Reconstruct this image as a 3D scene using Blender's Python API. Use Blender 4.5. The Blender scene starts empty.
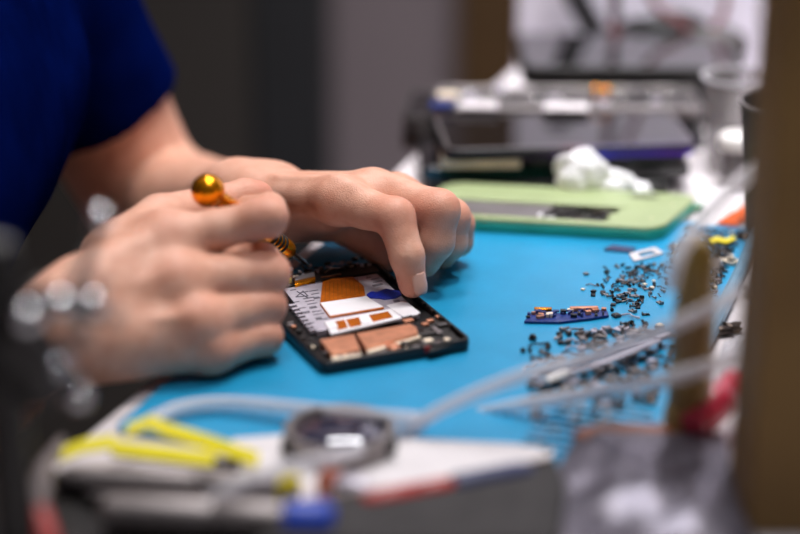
import bpy, math, random
import numpy as np
from mathutils import Vector, Matrix
PI = math.pi
random.seed(7)
scn = bpy.context.scene
COL = scn.collection
R = math.radians
# ------------------------------------------------------------------ camera
H, F, PITCH = 0.392, 1889.0, R(20)
cp, sp = math.cos(PITCH), math.sin(PITCH)
cam_d = bpy.data.cameras.new('camera'); cam = bpy.data.objects.new('camera', cam_d); COL.objects.link(cam)
cam.location = (0, 0, H); cam.rotation_euler = (PI/2-PITCH, 0, 0)
cam_d.lens = 85; cam_d.sensor_width = 36; cam_d.clip_start = .01
cam_d.dof.use_dof = True; cam_d.dof.focus_distance = 1.085; cam_d.dof.aperture_fstop = 2.0
scn.camera = cam
def ray(px, py):
    u, v = (px-400)/F, (267-py)/F
    return Vector((u, cp+v*sp, -sp+v*cp))
def P(px, py, z=0.0):                       # point of the desk-parallel plane z seen there
    d = ray(px, py); t = (z-H)/d.z
    return Vector((d.x*t, d.y*t, z))
def W(px, py, Y):                           # point at distance Y into the room
    d = ray(px, py); t = Y/d.y
    return Vector((d.x*t, Y, H+d.z*t))
# ------------------------------------------------------------------ materials
def S(c):                                   # sRGB 0-255 -> linear
    return tuple(((x/255)/12.92 if x/255 <= .04045 else ((x/255+.055)/1.055)**2.4) for x in c)+(1,)
def mat(name, c, rough=.5, metal=0, var=.12, vs=60, bump=0, bs=400, spec=.5, trans=0, alpha=1, sss=0, coat=0, c2=None, ior=1.45):
    m = bpy.data.materials.new(name); m.use_nodes = True
    nt = m.node_tree; b = nt.nodes['Principled BSDF']
    col = S(c)
    b.inputs['Roughness'].default_value = rough; b.inputs['Metallic'].default_value = metal
    b.inputs['Specular IOR Level'].default_value = spec
    b.inputs['Transmission Weight'].default_value = trans; b.inputs['Alpha'].default_value = alpha
    b.inputs['Coat Weight'].default_value = coat; b.inputs['Coat Roughness'].default_value = .05
    b.inputs['IOR'].default_value = ior
    tc = nt.nodes.new('ShaderNodeTexCoord')
    n = nt.nodes.new('ShaderNodeTexNoise'); n.inputs['Scale'].default_value = vs; n.inputs['Detail'].default_value = 5
    nt.links.new(tc.outputs['Object'], n.inputs['Vector'])
    rp = nt.nodes.new('ShaderNodeValToRGB'); e = rp.color_ramp.elements
    k = S(c2) if c2 else tuple(x*(1-var) for x in col[:3])+(1,)
    e[0].position = .35; e[1].position = .65
    e[0].color = k; e[1].color = col if c2 else tuple(min(1, x*(1+var)) for x in col[:3])+(1,)
    nt.links.new(n.outputs['Fac'], rp.inputs['Fac']); nt.links.new(rp.outputs['Color'], b.inputs['Base Color'])
    if bump:
        n2 = nt.nodes.new('ShaderNodeTexNoise'); n2.inputs['Scale'].default_value = bs; n2.inputs['Detail'].default_value = 4
        bp = nt.nodes.new('ShaderNodeBump'); bp.inputs['Strength'].default_value = bump; bp.inputs['Distance'].default_value = .001
        nt.links.new(tc.outputs['Object'], n2.inputs['Vector']); nt.links.new(n2.outputs['Fac'], bp.inputs['Height'])
        nt.links.new(bp.outputs['Normal'], b.inputs['Normal'])
    if sss:
        b.inputs['Subsurface Weight'].default_value = sss
        b.inputs['Subsurface Radius'].default_value = (1, .35, .2); b.inputs['Subsurface Scale'].default_value = .003
    return m
def skin_material():
    m = mat('skin', (226, 174, 150), .46, 0, .10, 90, .35, 1400, sss=.12, spec=.45, c2=(214, 157, 132))
    nt = m.node_tree; b = nt.nodes['Principled BSDF']
    src = b.inputs['Base Color'].links[0].from_socket
    at = nt.nodes.new('ShaderNodeAttribute'); at.attribute_name = 'knuckle'
    mx = nt.nodes.new('ShaderNodeMix'); mx.data_type = 'RGBA'
    mu = nt.nodes.new('ShaderNodeMath'); mu.operation = 'MULTIPLY'; mu.inputs[1].default_value = .55
    nt.links.new(at.outputs['Fac'], mu.inputs[0]); nt.links.new(mu.outputs[0], mx.inputs[0])
    nt.links.new(src, mx.inputs[6]); mx.inputs[7].default_value = S((206, 118, 92))
    nt.links.new(mx.outputs[2], b.inputs['Base Color'])
    # fine creases of the skin: stretched wrinkles on top of the pores
    vo = nt.nodes.new('ShaderNodeTexVoronoi'); vo.feature = 'DISTANCE_TO_EDGE'; vo.inputs['Scale'].default_value = 560
    tc = nt.nodes.new('ShaderNodeTexCoord'); nt.links.new(tc.outputs['Object'], vo.inputs['Vector'])
    bp2 = nt.nodes.new('ShaderNodeBump'); bp2.inputs['Strength'].default_value = .3; bp2.inputs['Distance'].default_value = .0006
    nt.links.new(vo.outputs['Distance'], bp2.inputs['Height'])
    nt.links.new(b.inputs['Normal'].links[0].from_socket, bp2.inputs['Normal'])
    nt.links.new(bp2.outputs['Normal'], b.inputs['Normal'])
    return m
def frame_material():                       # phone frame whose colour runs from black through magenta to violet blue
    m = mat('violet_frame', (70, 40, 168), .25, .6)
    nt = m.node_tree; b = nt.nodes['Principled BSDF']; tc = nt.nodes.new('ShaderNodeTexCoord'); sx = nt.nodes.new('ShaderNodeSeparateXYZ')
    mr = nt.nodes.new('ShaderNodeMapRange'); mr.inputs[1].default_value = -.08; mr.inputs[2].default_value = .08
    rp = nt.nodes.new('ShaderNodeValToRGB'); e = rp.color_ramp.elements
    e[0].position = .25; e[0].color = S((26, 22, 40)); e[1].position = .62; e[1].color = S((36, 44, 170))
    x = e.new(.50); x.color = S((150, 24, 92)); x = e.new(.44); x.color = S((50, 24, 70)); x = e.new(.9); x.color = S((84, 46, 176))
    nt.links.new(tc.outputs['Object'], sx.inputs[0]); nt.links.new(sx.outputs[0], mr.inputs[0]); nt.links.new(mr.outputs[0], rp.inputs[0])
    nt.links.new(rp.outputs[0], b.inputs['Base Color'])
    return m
M = dict(
    violetframe=frame_material(),
    skin=skin_material(),
    nail=mat('nail', (222, 172, 154), .28, 0, .05, sss=.1),
    navy=mat('navy_cotton', (2, 12, 60), 1, 0, .2, 25, .5, 1500, spec=0),
    denim=mat('dark_denim', (40, 46, 60), .9, bump=.3),
    hair=mat('dark_hair', (45, 32, 24), .6, bump=.8, bs=300),
    mat_blue=mat('blue_silicone', (28, 142, 188), .34, 0, .05, 30, .12, 700, spec=.5),
    rim=mat('grey_blue_silicone', (104, 138, 160), .45, 0, .08),
    white_lam=mat('white_laminate', (205, 198, 200), .4, 0, .05, 20),
    edge=mat('edge_band', (170, 166, 168), .5),
    steel=mat('steel', (190, 188, 186), .25, 1, .1),
    chrome=mat('chrome', (225, 225, 228), .12, 1, .03),
    darksteel=mat('dark_steel', (70, 62, 58), .35, 1, .3, 300),
    blackmetal=mat('black_painted_metal', (26, 24, 23), .45, 0, .2),
    black=mat('black_plastic', (20, 19, 20), .35, 0, .2),
    blackgloss=mat('black_glass', (12, 11, 13), .06, 0, .1, spec=.7, coat=.5),
    graphite=mat('graphite', (62, 58, 58), .5, 0, .25, 200),
    gold=mat('gold_anodised', (235, 150, 20), .24, .85, .08),
    copper=mat('copper_foil', (218, 152, 120), .34, .6, .12, 200, .2, 500),
    kapton=mat('amber_flex_film', (178, 92, 14), .3, .1, .15, 300),
    silverlabel=mat('lilac_silver_label', (190, 184, 196), .38, .25, .1, 200),
    white=mat('white_film', (232, 230, 234), .4, 0, .03),
    paper=mat('white_paper', (214, 209, 211), .8, 0, .04),
    cream=mat('cream_plastic', (240, 222, 198), .5, 0, .1),
    blue=mat('blue_sticker', (26, 52, 178), .35, 0, .1, 500, c2=(20, 40, 150)),
    bluepcb=mat('blue_circuit_board', (30, 52, 118), .35, 0, .4, 600),
    print=mat('grey_print', (92, 88, 98), .6),
    green=mat('pale_green_shell', (160, 174, 128), .38, .15, .06, 30),
    teal=mat('teal_green_edge', (52, 168, 138), .35, .2, .12, 40),
    greypanel=mat('grey_panel', (136, 130, 132), .3, .4, .1),
    purple=mat('violet_metal', (70, 40, 168), .22, .7, .2, 12, c2=(40, 60, 190)),
    cotton=mat('cotton_wool', (246, 245, 247), .95, 0, .03, 80, 1.0, 500),
    clear=mat('clear_soft_plastic', (236, 234, 240), .22, 0, .02, trans=.3, ior=1.2, alpha=.66),
    clearcup=mat('frosted_clear_plastic', (150, 144, 142), .2, 0, .06, 90, trans=.3, ior=1.15, alpha=.45),
    amber=mat('olive_amber_plastic', (158, 136, 72), .35, 0, .2, 25, c2=(132, 104, 62)),
    orange=mat('orange_plastic', (240, 104, 30), .4, 0, .05),
    grn=mat('green_plastic', (40, 130, 74), .4),
    red=mat('red_plastic', (172, 48, 42), .35, 0, .1),
    pinkred=mat('pinkish_red_plastic', (188, 50, 72), .25, 0, .1, coat=.6),
    yellow=mat('bright_yellow_plastic', (248, 232, 8), .5, 0, .05),
    yellowcap=mat('yellow_cap', (214, 196, 16), .45),
    bluecap=mat('blue_cap', (16, 60, 170), .4),
    navyplastic=mat('dark_blue_plastic', (56, 62, 98), .4),
    orangecap=mat('orange_brown_cap', (206, 112, 80), .45),
    greyrod=mat('satin_grey_metal', (132, 125, 124), .42, .6, .1),
    foil=mat('silver_antistatic_film', (92, 88, 98), .28, .45, .2, 40),
    post=mat('brown_wood', (142, 110, 60), .6, 0, .2, 12, .2, 200, c2=(126, 96, 52)),
    tapebrown=mat('brown_amber_tape', (128, 70, 30), .4, 0, .4, 60),
    wallgrey=mat('grey_mauve_paint', (132, 120, 124), .85, 0, .04, 3),
    cabdark=mat('charcoal_laminate', (50, 45, 42), .75, 0, .06, 4),
    cabblack=mat('black_edge', (30, 30, 33), .75, 0, .1, 5),
    woodbrown=mat('dark_brown_wood', (80, 56, 28), .7, 0, .15, 6),
    whitebox=mat('white_plastic_case', (214, 208, 220), .55, 0, .03, 8),
    floor=mat('grey_floor', (90, 84, 80), .7, 0, .1, 4),
    cable=mat('black_cable', (26, 24, 26), .5),
    redcable=mat('red_cable', (92, 26, 30), .55),
    pouch=mat('charcoal_fabric', (46, 43, 44), .8, 0, .2, 80, .3, 500),
    lens=mat('lens_glass', (34, 36, 58), .05, 0, .05, coat=1, spec=.8),
    whitecap=mat('white_cap', (226, 222, 218), .45),
)
# ------------------------------------------------------------------ mesh helpers
class MB:
    def __init__(s): s.v = []; s.f = []
    def add(s, vs, fs):
        o = len(s.v); s.v += [tuple(v) for v in vs]; s.f += [tuple(i+o for i in f) for f in fs]
    def box(s, c, d, rz=0, mtx=None):
        x, y, z = d[0]/2, d[1]/2, d[2]/2
        vs = [Vector((a*x, b*y, e*z)) for e in (-1, 1) for b in (-1, 1) for a in (-1, 1)]
        m = (mtx or Matrix.Rotation(rz, 3, 'Z')); c = Vector(c)
        s.add([m @ v+c for v in vs], [(0, 2, 3, 1), (4, 5, 7, 6), (0, 1, 5, 4), (2, 6, 7, 3), (0, 4, 6, 2), (1, 3, 7, 5)])
        return s
    def prism(s, poly, z0, z1):
        n = len(poly); area = sum(poly[i][0]*poly[(i+1) % n][1]-poly[(i+1) % n][0]*poly[i][1] for i in range(n))
        if area < 0: poly = poly[::-1]
        vs = [(p[0], p[1], z0) for p in poly]+[(p[0], p[1], z1) for p in poly]
        s.add(vs, [tuple(range(n))[::-1], tuple(range(n, 2*n))]+[(i, (i+1) % n, n+(i+1) % n, n+i) for i in range(n)])
        return s
    def frame(s, outer, inner, z0, z1):      # ring wall between two outlines with the same number of points
        n = len(outer)
        vs = [(p[0], p[1], z) for z in (z0, z1) for q in (outer, inner) for p in q]
        fs = []
        for i in range(n):
            j = (i+1) % n
            fs += [(i, j, 2*n+j, 2*n+i), (n+j, n+i, 3*n+i, 3*n+j), (2*n+i, 2*n+j, 3*n+j, 3*n+i), (j, i, n+i, n+j)]
        s.add(vs, fs); return s
    def tube(s, pts, r, seg=12, flat=None):
        pts = [Vector(p) for p in pts]; n = len(pts)
        rs = r if isinstance(r, (list, tuple)) else [r]*n
        up = Vector((0, 0, 1)); vs = []; fs = []
        for i, p in enumerate(pts):
            t = (pts[min(i+1, n-1)]-pts[max(i-1, 0)]).normalized()
            a = t.cross(up)
            if a.length < 1e-3: a = t.cross(Vector((1, 0, 0)))
            a.normalize(); b = a.cross(t).normalized()
            fl = flat or 1
            for k in range(seg):
                th = 2*PI*k/seg
                vs.append(p+a*math.cos(th)*rs[i]+b*math.sin(th)*rs[i]*fl)
        for i in range(n-1):
            for k in range(seg):
                k2 = (k+1) % seg
                fs.append((i*seg+k, i*seg+k2, (i+1)*seg+k2, (i+1)*seg+k))
        fs.append(tuple(range(seg))[::-1]); fs.append(tuple((n-1)*seg+k for k in range(seg)))
        s.add(vs, fs); return s
    def lathe(s, prof, base, axis=(0, 0, 1), seg=24, closed=False):   # prof: (radius, distance along axis)
        ax = Vector(axis).normalized(); a = ax.cross(Vector((0, 1, 0)))
        if a.length < 1e-3: a = ax.cross(Vector((1, 0, 0)))
        a.normalize(); b = ax.cross(a); base = Vector(base); n = len(prof); vs = []; fs = []
        for r, h in prof:
            r = max(r, 1e-5)
            for k in range(seg):
                th = 2*PI*k/seg; vs.append(base+ax*h+(a*math.cos(th)+b*math.sin(th))*r)
        for i in range(n if closed else n-1):
            for k in range(seg):
                k2 = (k+1) % seg; j = (i+1) % n
                fs.append((i*seg+k, i*seg+k2, j*seg+k2, j*seg+k))
        if not closed:
            fs.append(tuple(range(seg))[::-1]); fs.append(tuple((n-1)*seg+k for k in range(seg)))
        s.add(vs, fs); return s
    def ball(s, c, r, seg=16):
        n = seg//2
        return s.lathe([(r*math.sin(PI*i/n), -r*math.cos(PI*i/n)) for i in range(n+1)], c, seg=seg)
def rrect(cx, cy, w, l, r, rot=0, seg=5):
    pts = []
    for q, (sx, sy) in enumerate(((1, 1), (-1, 1), (-1, -1), (1, -1))):
        for k in range(seg+1):
            th = q*PI/2+PI/2*k/seg
            pts.append((sx*(w/2-r)+r*math.cos(th), sy*(l/2-r)+r*math.sin(th)))
    c, s_ = math.cos(rot), math.sin(rot)
    return [(cx+x*c-y*s_, cy+x*s_+y*c) for x, y in pts]
def pxpoly(pts, z): return [tuple(P(x, y, z))[:2] for x, y in pts]
def smoothpath(pts, n=8):
    pts = [Vector(p) for p in pts]; out = []
    for i in range(len(pts)-1):
        p0, p1, p2, p3 = pts[max(i-1, 0)], pts[i], pts[i+1], pts[min(i+2, len(pts)-1)]
        for k in range(n):
            t = k/n
            out.append(.5*((2*p1)+(p2-p0)*t+(2*p0-5*p1+4*p2-p3)*t*t+(3*p1-p0-3*p2+p3)*t**3))
    return out+[pts[-1]]
def tag(o, label=None, cat=None, group=None, kind=None):
    if label: o['label'] = label
    if cat: o['category'] = cat
    if group: o['group'] = group
    if kind: o['kind'] = kind
    return o
def thing(name, label, cat, loc, rz=0, group=None):
    o = bpy.data.objects.new(name, None); COL.objects.link(o); o.empty_display_size = .02
    o.location = loc; o.rotation_euler = (0, 0, rz)
    return tag(o, label, cat, group)
def wm(o):
    m = Matrix.Translation(o.location) @ o.rotation_euler.to_matrix().to_4x4()
    return (wm(o.parent) @ m) if o.parent else m
def obj(name, mb, m, parent=None, bevel=0, smooth=35, origin=None, label=None, subs=0, world=True):
    """link the shapes of mb (world coordinates) as one mesh object"""
    me = bpy.data.meshes.new(name)
    inv = Matrix()
    if parent is not None and world: inv = wm(parent).inverted()
    o = bpy.data.objects.new(name, me)
    if origin is not None and parent is None:
        o.location = origin; inv = Matrix.Translation(-Vector(origin))
    me.from_pydata([inv @ Vector(v) for v in mb.v], [], mb.f); me.update()
    COL.objects.link(o)
    if parent is not None: o.parent = parent
    me.materials.append(M[m] if isinstance(m, str) else m)
    if smooth:
        me.shade_smooth(); me.set_sharp_from_angle(angle=R(smooth))
    if bevel:
        b = o.modifiers.new('bevel', 'BEVEL'); b.width = bevel; b.segments = 2; b.limit_method = 'ANGLE'
        b.angle_limit = R(40)
    if subs:
        b = o.modifiers.new('subdivision', 'SUBSURF'); b.levels = subs; b.render_levels = subs
    if label: o['label'] = label
    return o
def single(name, label, cat, mb, m, origin, group=None, **k):
    return tag(obj(name, mb, m, None, origin=origin, **k), label, cat, group)
# ------------------------------------------------------------------ blended volumes -> one continuous mesh
def smin(a, b, k):
    h = np.maximum(k-np.abs(a-b), 0)/k
    return np.minimum(a, b)-h*h*k*.25
def cone(p, a, b, ra, rb):
    a = np.array(a, np.float32); b = np.array(b, np.float32)
    ab = b-a; t = np.clip(((p-a) @ ab)/max(float(ab @ ab), 1e-9), 0, 1)
    d = p-a-t[:, None]*ab
    return np.sqrt((d*d).sum(1))-(ra+(rb-ra)*t)
def ellip(p, c, r, rot=None):
    q = p-np.array(c, np.float32)
    if rot is not None: q = q @ np.array(rot, np.float32)
    r = np.array(r, np.float32); k0 = np.sqrt(((q/r)**2).sum(1)); k1 = np.sqrt(((q/(r*r))**2).sum(1))
    return k0*(k0-1)/np.maximum(k1, 1e-6)
def nets(fn, lo, hi, h):
    lo = np.array(lo, np.float32); n = np.ceil((np.array(hi)-lo)/h).astype(int)+1
    n = ((n+3)//4)*4
    C = n//4
    gi = np.stack(np.meshgrid(*[np.arange(c) for c in C], indexing='ij'), -1).reshape(-1, 3)
    dc = fn((lo+(gi*4+1.5)*h).astype(np.float32))
    vol = np.repeat(np.repeat(np.repeat(dc.reshape(C), 4, 0), 4, 1), 4, 2).astype(np.float32)
    near = gi[np.abs(dc) < h*7]
    off = np.stack(np.meshgrid(*[np.arange(4)]*3, indexing='ij'), -1).reshape(-1, 3)
    idx = (near[:, None, :]*4+off[None]).reshape(-1, 3)
    for s0 in range(0, len(idx), 400000):
        ii = idx[s0:s0+400000]
        vol[ii[:, 0], ii[:, 1], ii[:, 2]] = fn((lo+ii*h).astype(np.float32))
    ins = vol < 0
    cnt = np.zeros(np.array(vol.shape)-1, np.int8)
    for dx in (0, 1):
        for dy in (0, 1):
            for dz in (0, 1):
                cnt += ins[dx:vol.shape[0]-1+dx, dy:vol.shape[1]-1+dy, dz:vol.shape[2]-1+dz]
    act = np.argwhere((cnt > 0) & (cnt < 8))
    ids = -np.ones(cnt.shape, np.int64); ids[act[:, 0], act[:, 1], act[:, 2]] = np.arange(len(act))
    acc = np.zeros((len(act), 3)); w = np.zeros(len(act))
    cor = [(a, b, c) for a in (0, 1) for b in (0, 1) for c in (0, 1)]
    for i in range(8):
        for j in range(i+1, 8):
            if sum(abs(x-y) for x, y in zip(cor[i], cor[j])) != 1: continue
            a, b = np.array(cor[i]), np.array(cor[j])
            va = vol[tuple((act+a).T)]; vb = vol[tuple((act+b).T)]
            mk = (va < 0) != (vb < 0)
            t = np.where(mk, va/np.where(mk, va-vb, 1), 0)
            acc += np.where(mk[:, None], a+t[:, None]*(b-a), 0); w += mk
    verts = lo+(act+acc/np.maximum(w, 1)[:, None])*h
    faces = []
    for ax in range(3):
        e = [0, 0, 0]; e[ax] = 1
        A = ins[:-1, :-1, :-1]
        B = ins[e[0]:ins.shape[0]-1+e[0], e[1]:ins.shape[1]-1+e[1], e[2]:ins.shape[2]-1+e[2]]
        u, v = (ax+1) % 3, (ax+2) % 3
        x = np.argwhere(A != B); x = x[(x[:, u] > 0) & (x[:, v] > 0)]
        du = np.zeros(3, int); du[u] = 1; dv = np.zeros(3, int); dv[v] = 1
        q = np.stack([ids[tuple((x-du-dv).T)], ids[tuple((x-dv).T)], ids[tuple(x.T)], ids[tuple((x-du).T)]], 1)
        fl = ~A[tuple(x.T)]
        q[fl] = q[fl][:, ::-1]
        faces.append(q[(q >= 0).all(1)])
    return verts, np.concatenate(faces)
def np_mesh(name, chunks, m, parent=None, attr=None, offset=(0, 0, 0)):
    V = np.concatenate([c[0] for c in chunks]); o = 0; Fs = []
    for c in chunks: Fs.append(c[1]+o); o += len(c[0])
    Fa = np.concatenate(Fs)
    me = bpy.data.meshes.new(name)
    me.vertices.add(len(V)); me.vertices.foreach_set('co', (V-np.array(offset)).astype(np.float32).ravel())
    me.loops.add(Fa.size); me.loops.foreach_set('vertex_index', Fa.astype(np.int32).ravel())
    me.polygons.add(len(Fa)); me.polygons.foreach_set('loop_start', np.arange(0, Fa.size, 4, dtype=np.int32))
    me.update(calc_edges=True); me.validate()
    if attr is not None:
        at = me.attributes.new('knuckle', 'FLOAT', 'POINT'); at.data.foreach_set('value', attr(V).astype(np.float32))
    me.shade_smooth(); me.materials.append(M[m])
    ob = bpy.data.objects.new(name, me); COL.objects.link(ob); ob.location = offset
    if parent: ob.parent = parent; ob.location = Vector(offset)-Vector(parent.location)
    return ob
# ------------------------------------------------------------------ the room
A = R(18.6); U = Vector((math.sin(A), math.cos(A), 0)); V = Vector((math.cos(A), -math.sin(A), 0))
M0 = Vector((-.141, .846, 0))
def D(a, b, z=0): return M0+U*a+V*b+Vector((0, 0, z))
DT = -.003                                  # top of the desk, the mat's top is z = 0
def structure(name, mb, m): return tag(obj(name, mb, m, smooth=0), kind='structure')
structure('floor', MB().box((0, .9, -.775), (5, 4.2, .05)), 'floor')
structure('wall_back', MB().box((0, 2.45, .5), (5, .1, 2.5)), 'wallgrey')
structure('wall_left', MB().box((-2.05, .9, .5), (.1, 4.2, 2.5)), 'wallgrey')
structure('wall_right', MB().box((2.05, .9, .5), (.1, 4.2, 2.5)), 'wallgrey')
structure('ceiling', MB().box((0, .9, 1.8), (5, 4.2, .1)), 'whitebox')
structure('trim_1', MB().box((.118, 2.375, .5), (.085, .05, 2.5)), 'woodbrown')
cb = thing('cabinet', 'tall charcoal cabinet with a black edge strip standing against the back wall', 'cabinet', (-.66, 2.2, -.75))
obj('side_panel', MB().box((-.70, 2.25, 0), (1.06, .28, 1.5)), 'cabdark', cb, .003)
obj('edge_strip', MB().box((-.128, 2.25, 0), (.08, .29, 1.5)), 'cabblack', cb, .003)
dk = thing('workbench', 'white laminate workbench the phones are repaired on', 'desk', D(.1, .4, -.75))
obj('worktop', MB().prism([tuple(D(a, b))[:2] for a, b in ((-.6, -.0145), (.789, -.0085), (.789, .8), (-.6, .8))], DT-.028, DT), 'white_lam', dk, .002)
for a, b in ((-.55, .05), (.74, .05), (-.55, .75), (.74, .75)):
    obj('leg', MB().box(D(a, b, -.39), (.045, .045, .718), -A), 'greyrod', dk)
bp = thing('back_panel', 'white upright panel along the rear edge of the workbench', 'panel', D(.8, .4, DT))
obj('board', MB().prism([tuple(D(a, b))[:2] for a, b in ((.791, -.012), (.806, -.012), (.806, .8), (.791, .8))], -.25, .55), 'whitebox', bp, .002)
# ------------------------------------------------------------------ blue mat
mt = thing('repair_mat', 'bright blue silicone repair mat spread over the white workbench', 'mat', D(.2, .13, DT))
rr = lambda b0, b1, a0, a1, r: [tuple(D(y, x))[:2] for x, y in rrect((b0+b1)/2, (a0+a1)/2, b1-b0, a1-a0, r)]
obj('mat_surface', MB().prism(rr(0, .2555, 0, .405, .006), DT, 0), 'mat_blue', mt, .0008)
rim = []
for t in np.linspace(0, .405, 12): rim.append(D(t, .2575, .0012))
obj('rim', MB().tube(rim, .0042, 10), 'rim', mt, label='grey blue raised rim along the right edge')
rb = MB()
for k in range(7): rb.tube([D(.045+.008*k, .195, .0003), D(.045+.008*k, .25, .0003)], .0016, 8)
obj('ribbed_strip', rb, 'mat_blue', mt)
# ------------------------------------------------------------------ opened phone under the hands
ph_poly_px = [(325, 373), (466, 348)]
nl, nr = P(322.5, 376), P(470, 351); fr = P(384, 263.5, .006)
ang = math.atan2((nr-nl).y, (nr-nl).x)
pw = (nr-nl).length+.001
xd = Vector((math.cos(ang), math.sin(ang), 0)); yd = Vector((-xd.y, xd.x, 0))
pl = .134
pc = nl+xd*pw/2+yd*pl/2
ph = thing('opened_phone', 'black phone with its back cover off showing battery and boards, lying on the blue mat', 'phone', (pc.x, pc.y, 0), ang)
def L(x, y): return tuple((pc+xd*x+yd*y))[:2]        # phone-local -> world
HB = .0072
outer = rrect(pc.x, pc.y, pw, pl, .005, ang); inner = rrect(pc.x, pc.y, pw-.0044, pl-.005, .0035, ang)
obj('frame', MB().frame(outer, inner, .0002, HB).prism(rrect(pc.x, pc.y, pw-.004, pl-.004, .005, ang), .0002, .0038), 'black', ph, .0007)
obj('rail', MB().frame(rrect(pc.x, pc.y, pw+.0006, pl+.0006, .0053, ang), rrect(pc.x, pc.y, pw-.001, pl-.001, .0047, ang), .0028, .0056), 'black', ph, .0004)
Z = .0072
def pp(name, pts, m, z1, z0=.0035, parent=ph, bevel=.0003, label=None):
    return obj(name, MB().prism(pxpoly(pts, z1), z0, z1), m, parent, bevel, label=label)
bat = pp('battery', [(283, 288.5), (377, 273.5), (420, 313), (317, 331)], 'silverlabel', .0068, label='silver lilac battery with printed label')
def prints(items, z):
    mb = MB()
    for (x, y, w, h, sk) in items:
        mb.prism(pxpoly([(x, y), (x+w, y-w*.17), (x+w+h*sk, y+h-w*.17), (x+h*sk, y+h)], z), z-.0003, z+.00006)
    return mb
it = [(296+1.2*i, 285.4-.2*i, .8, 1.6, .6) for i in range(9)]
it += [(299, 292.5, 9, .7, .8), (303, 298.5, 11, .7, .8), (305, 301.2, 9, .6, .8), (307, 304, 10, .6, .8), (309, 307, 7, 1.8, .8), (312, 311.5, 9, .7, .8), (313, 314.5, 11, .6, .8), (315, 318, 6, 2.2, .8), (371, 279, 8, .6, .8), (373, 282, 9, .6, .8), (315, 282.5, 6, .7, .6), (290, 290, 6, .6, .7), (293, 302, 6, .6, .8), (309, 291, 9, .6, .8), (311, 294, 8, .6, .8), (313, 297.5, 6, 1.6, .8), (299, 308, 6, .6, .8), (302, 312, 7, 1.6, .8), (322, 319, 6, .6, .8), (308, 323, 6, .6, .8), (366, 277.5, 5, .6, .8), (372, 285, 10, 1.4, .8), (402, 305.5, 9, .7, .8), (404, 308, 9, .6, .8), (393, 300.5, 6, 2, .7)]
for q in it: obj('printed_line', prints([q], .0069), 'print', bat)
tri = MB()
for a, b in (((296, 297), (303, 291)), ((303, 291), (308, 296)), ((308, 296), (296, 297)), ((297, 291.5), (308, 298))):
    tri.tube([P(*a, .0069), P(*b, .0069)], .00034, 6)
obj('disposal_mark', tri, 'print', bat)
pp('flex_sheet', [(322.5, 281.5), (332, 278.5), (353, 276.5), (364, 286), (366, 300), (333, 317.5), (320, 303)], 'kapton', .0074, .006, label='amber flex circuit over the battery')
fl = MB()
for k in range(9): fl.tube([P(326+3.9*k, 281.6-.5*k, .0075), P(325+4.3*k, 300-.8*k, .0075)], .00016, 5)
obj('flex_trace', fl, 'tapebrown', ph)
pp('connector_label', [(320, 302.5), (366, 295.8), (383.5, 306.5), (330, 315.5)], 'white', .0081, .007, label='white label across the amber flex')
pp('label_edge', [(320, 303.5), (329.6, 316.8), (384, 307.8), (383.8, 306.4), (330, 315.3), (320, 302)], 'kapton', .0079, .0066)
wf = pp('antenna_flex', [(324, 321.5), (391, 308.5), (402, 317.6), (331, 334)], 'white', .0077, .006, label='white bordered flex with three amber windows')
for q in ([(335, 321.3), (344.5, 319.6), (348, 327.5), (338, 330)], [(346, 319.5), (359, 317), (361.5, 325), (350, 327.3)], [(369, 315), (388, 311.3), (393, 317), (373, 321.8)]):
    obj('amber_window', MB().prism(pxpoly(q, .0079), .0070, .0079), 'kapton', wf)
for q in ([(326, 324.5), (336, 322.8), (338, 326.8), (328.5, 329)], [(360, 319.5), (367, 317.8), (370, 322), (363, 323.8)]):
    obj('solder_pad', MB().prism(pxpoly(q, .0081), .0070, .0081), 'white', wf)
pp('blue_tape', [(366.5, 294), (371, 291), (377, 291.6), (386, 288.3), (392, 289.6), (399, 290.3), (401.5, 294), (396, 297), (385, 298.5), (379, 297.3), (370, 297)], 'blue', .0078, .0066, label='torn blue warranty tape')
pp('sticker_edge', [(386, 305), (405, 300.5), (420.5, 312.5), (403, 316.5)], 'white', .0072, .006)
cm = MB()
for k in range(8):
    x, y = 288.5+2.9*k, 304.5+3.5*k
    cm.prism(pxpoly([(x, y), (x+7.5, y-1.4), (x+8.7, y+.2), (x+1.2, y+1.6)], .0069), .005, .0069)
obj('contact_comb', cm, 'silverlabel', ph)
pp('speaker_plate', [(319.8, 339.5), (354, 333.6), (360.5, 349), (331, 353.5)], 'copper', .0083, .004, label='left copper covered speaker plate')
pp('speaker_plate', [(356, 333.2), (410, 323.5), (416.5, 327), (418, 333), (366, 347.5)], 'copper', .0083, .004, label='right copper covered speaker plate')
pp('speaker_edge', [(331, 354), (360.5, 349.5), (361, 356.5), (332.5, 361)], 'cream', .0066, .004)
pp('speaker_edge', [(366, 348), (417, 334), (421, 336.5), (368, 352.5)], 'cream', .0066, .004)
for x, y in ((341, 357), (350, 355.6), (357, 354.5), (370, 355), (377, 353.5), (384, 352)):
    obj('microphone_port', MB().box(P(x, y, .0062), (.0028, .002, .0014), ang), 'greypanel', ph, .0002)
obj('solder_blob', MB().lathe([(.0001, .0018), (.003, .0016), (.004, .0006), (.004, 0)][::-1], P(393, 347.5, .006)), 'copper', ph)
rng = random.Random(3)
def comp(x, y, z, w, l, h, m, name='component'):
    obj(name, MB().box(P(x, y, z)+Vector((0, 0, h/2)), (w, l, h), ang+rng.choice((0, 0, .05, PI/2))), m, ph, .0002)
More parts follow.
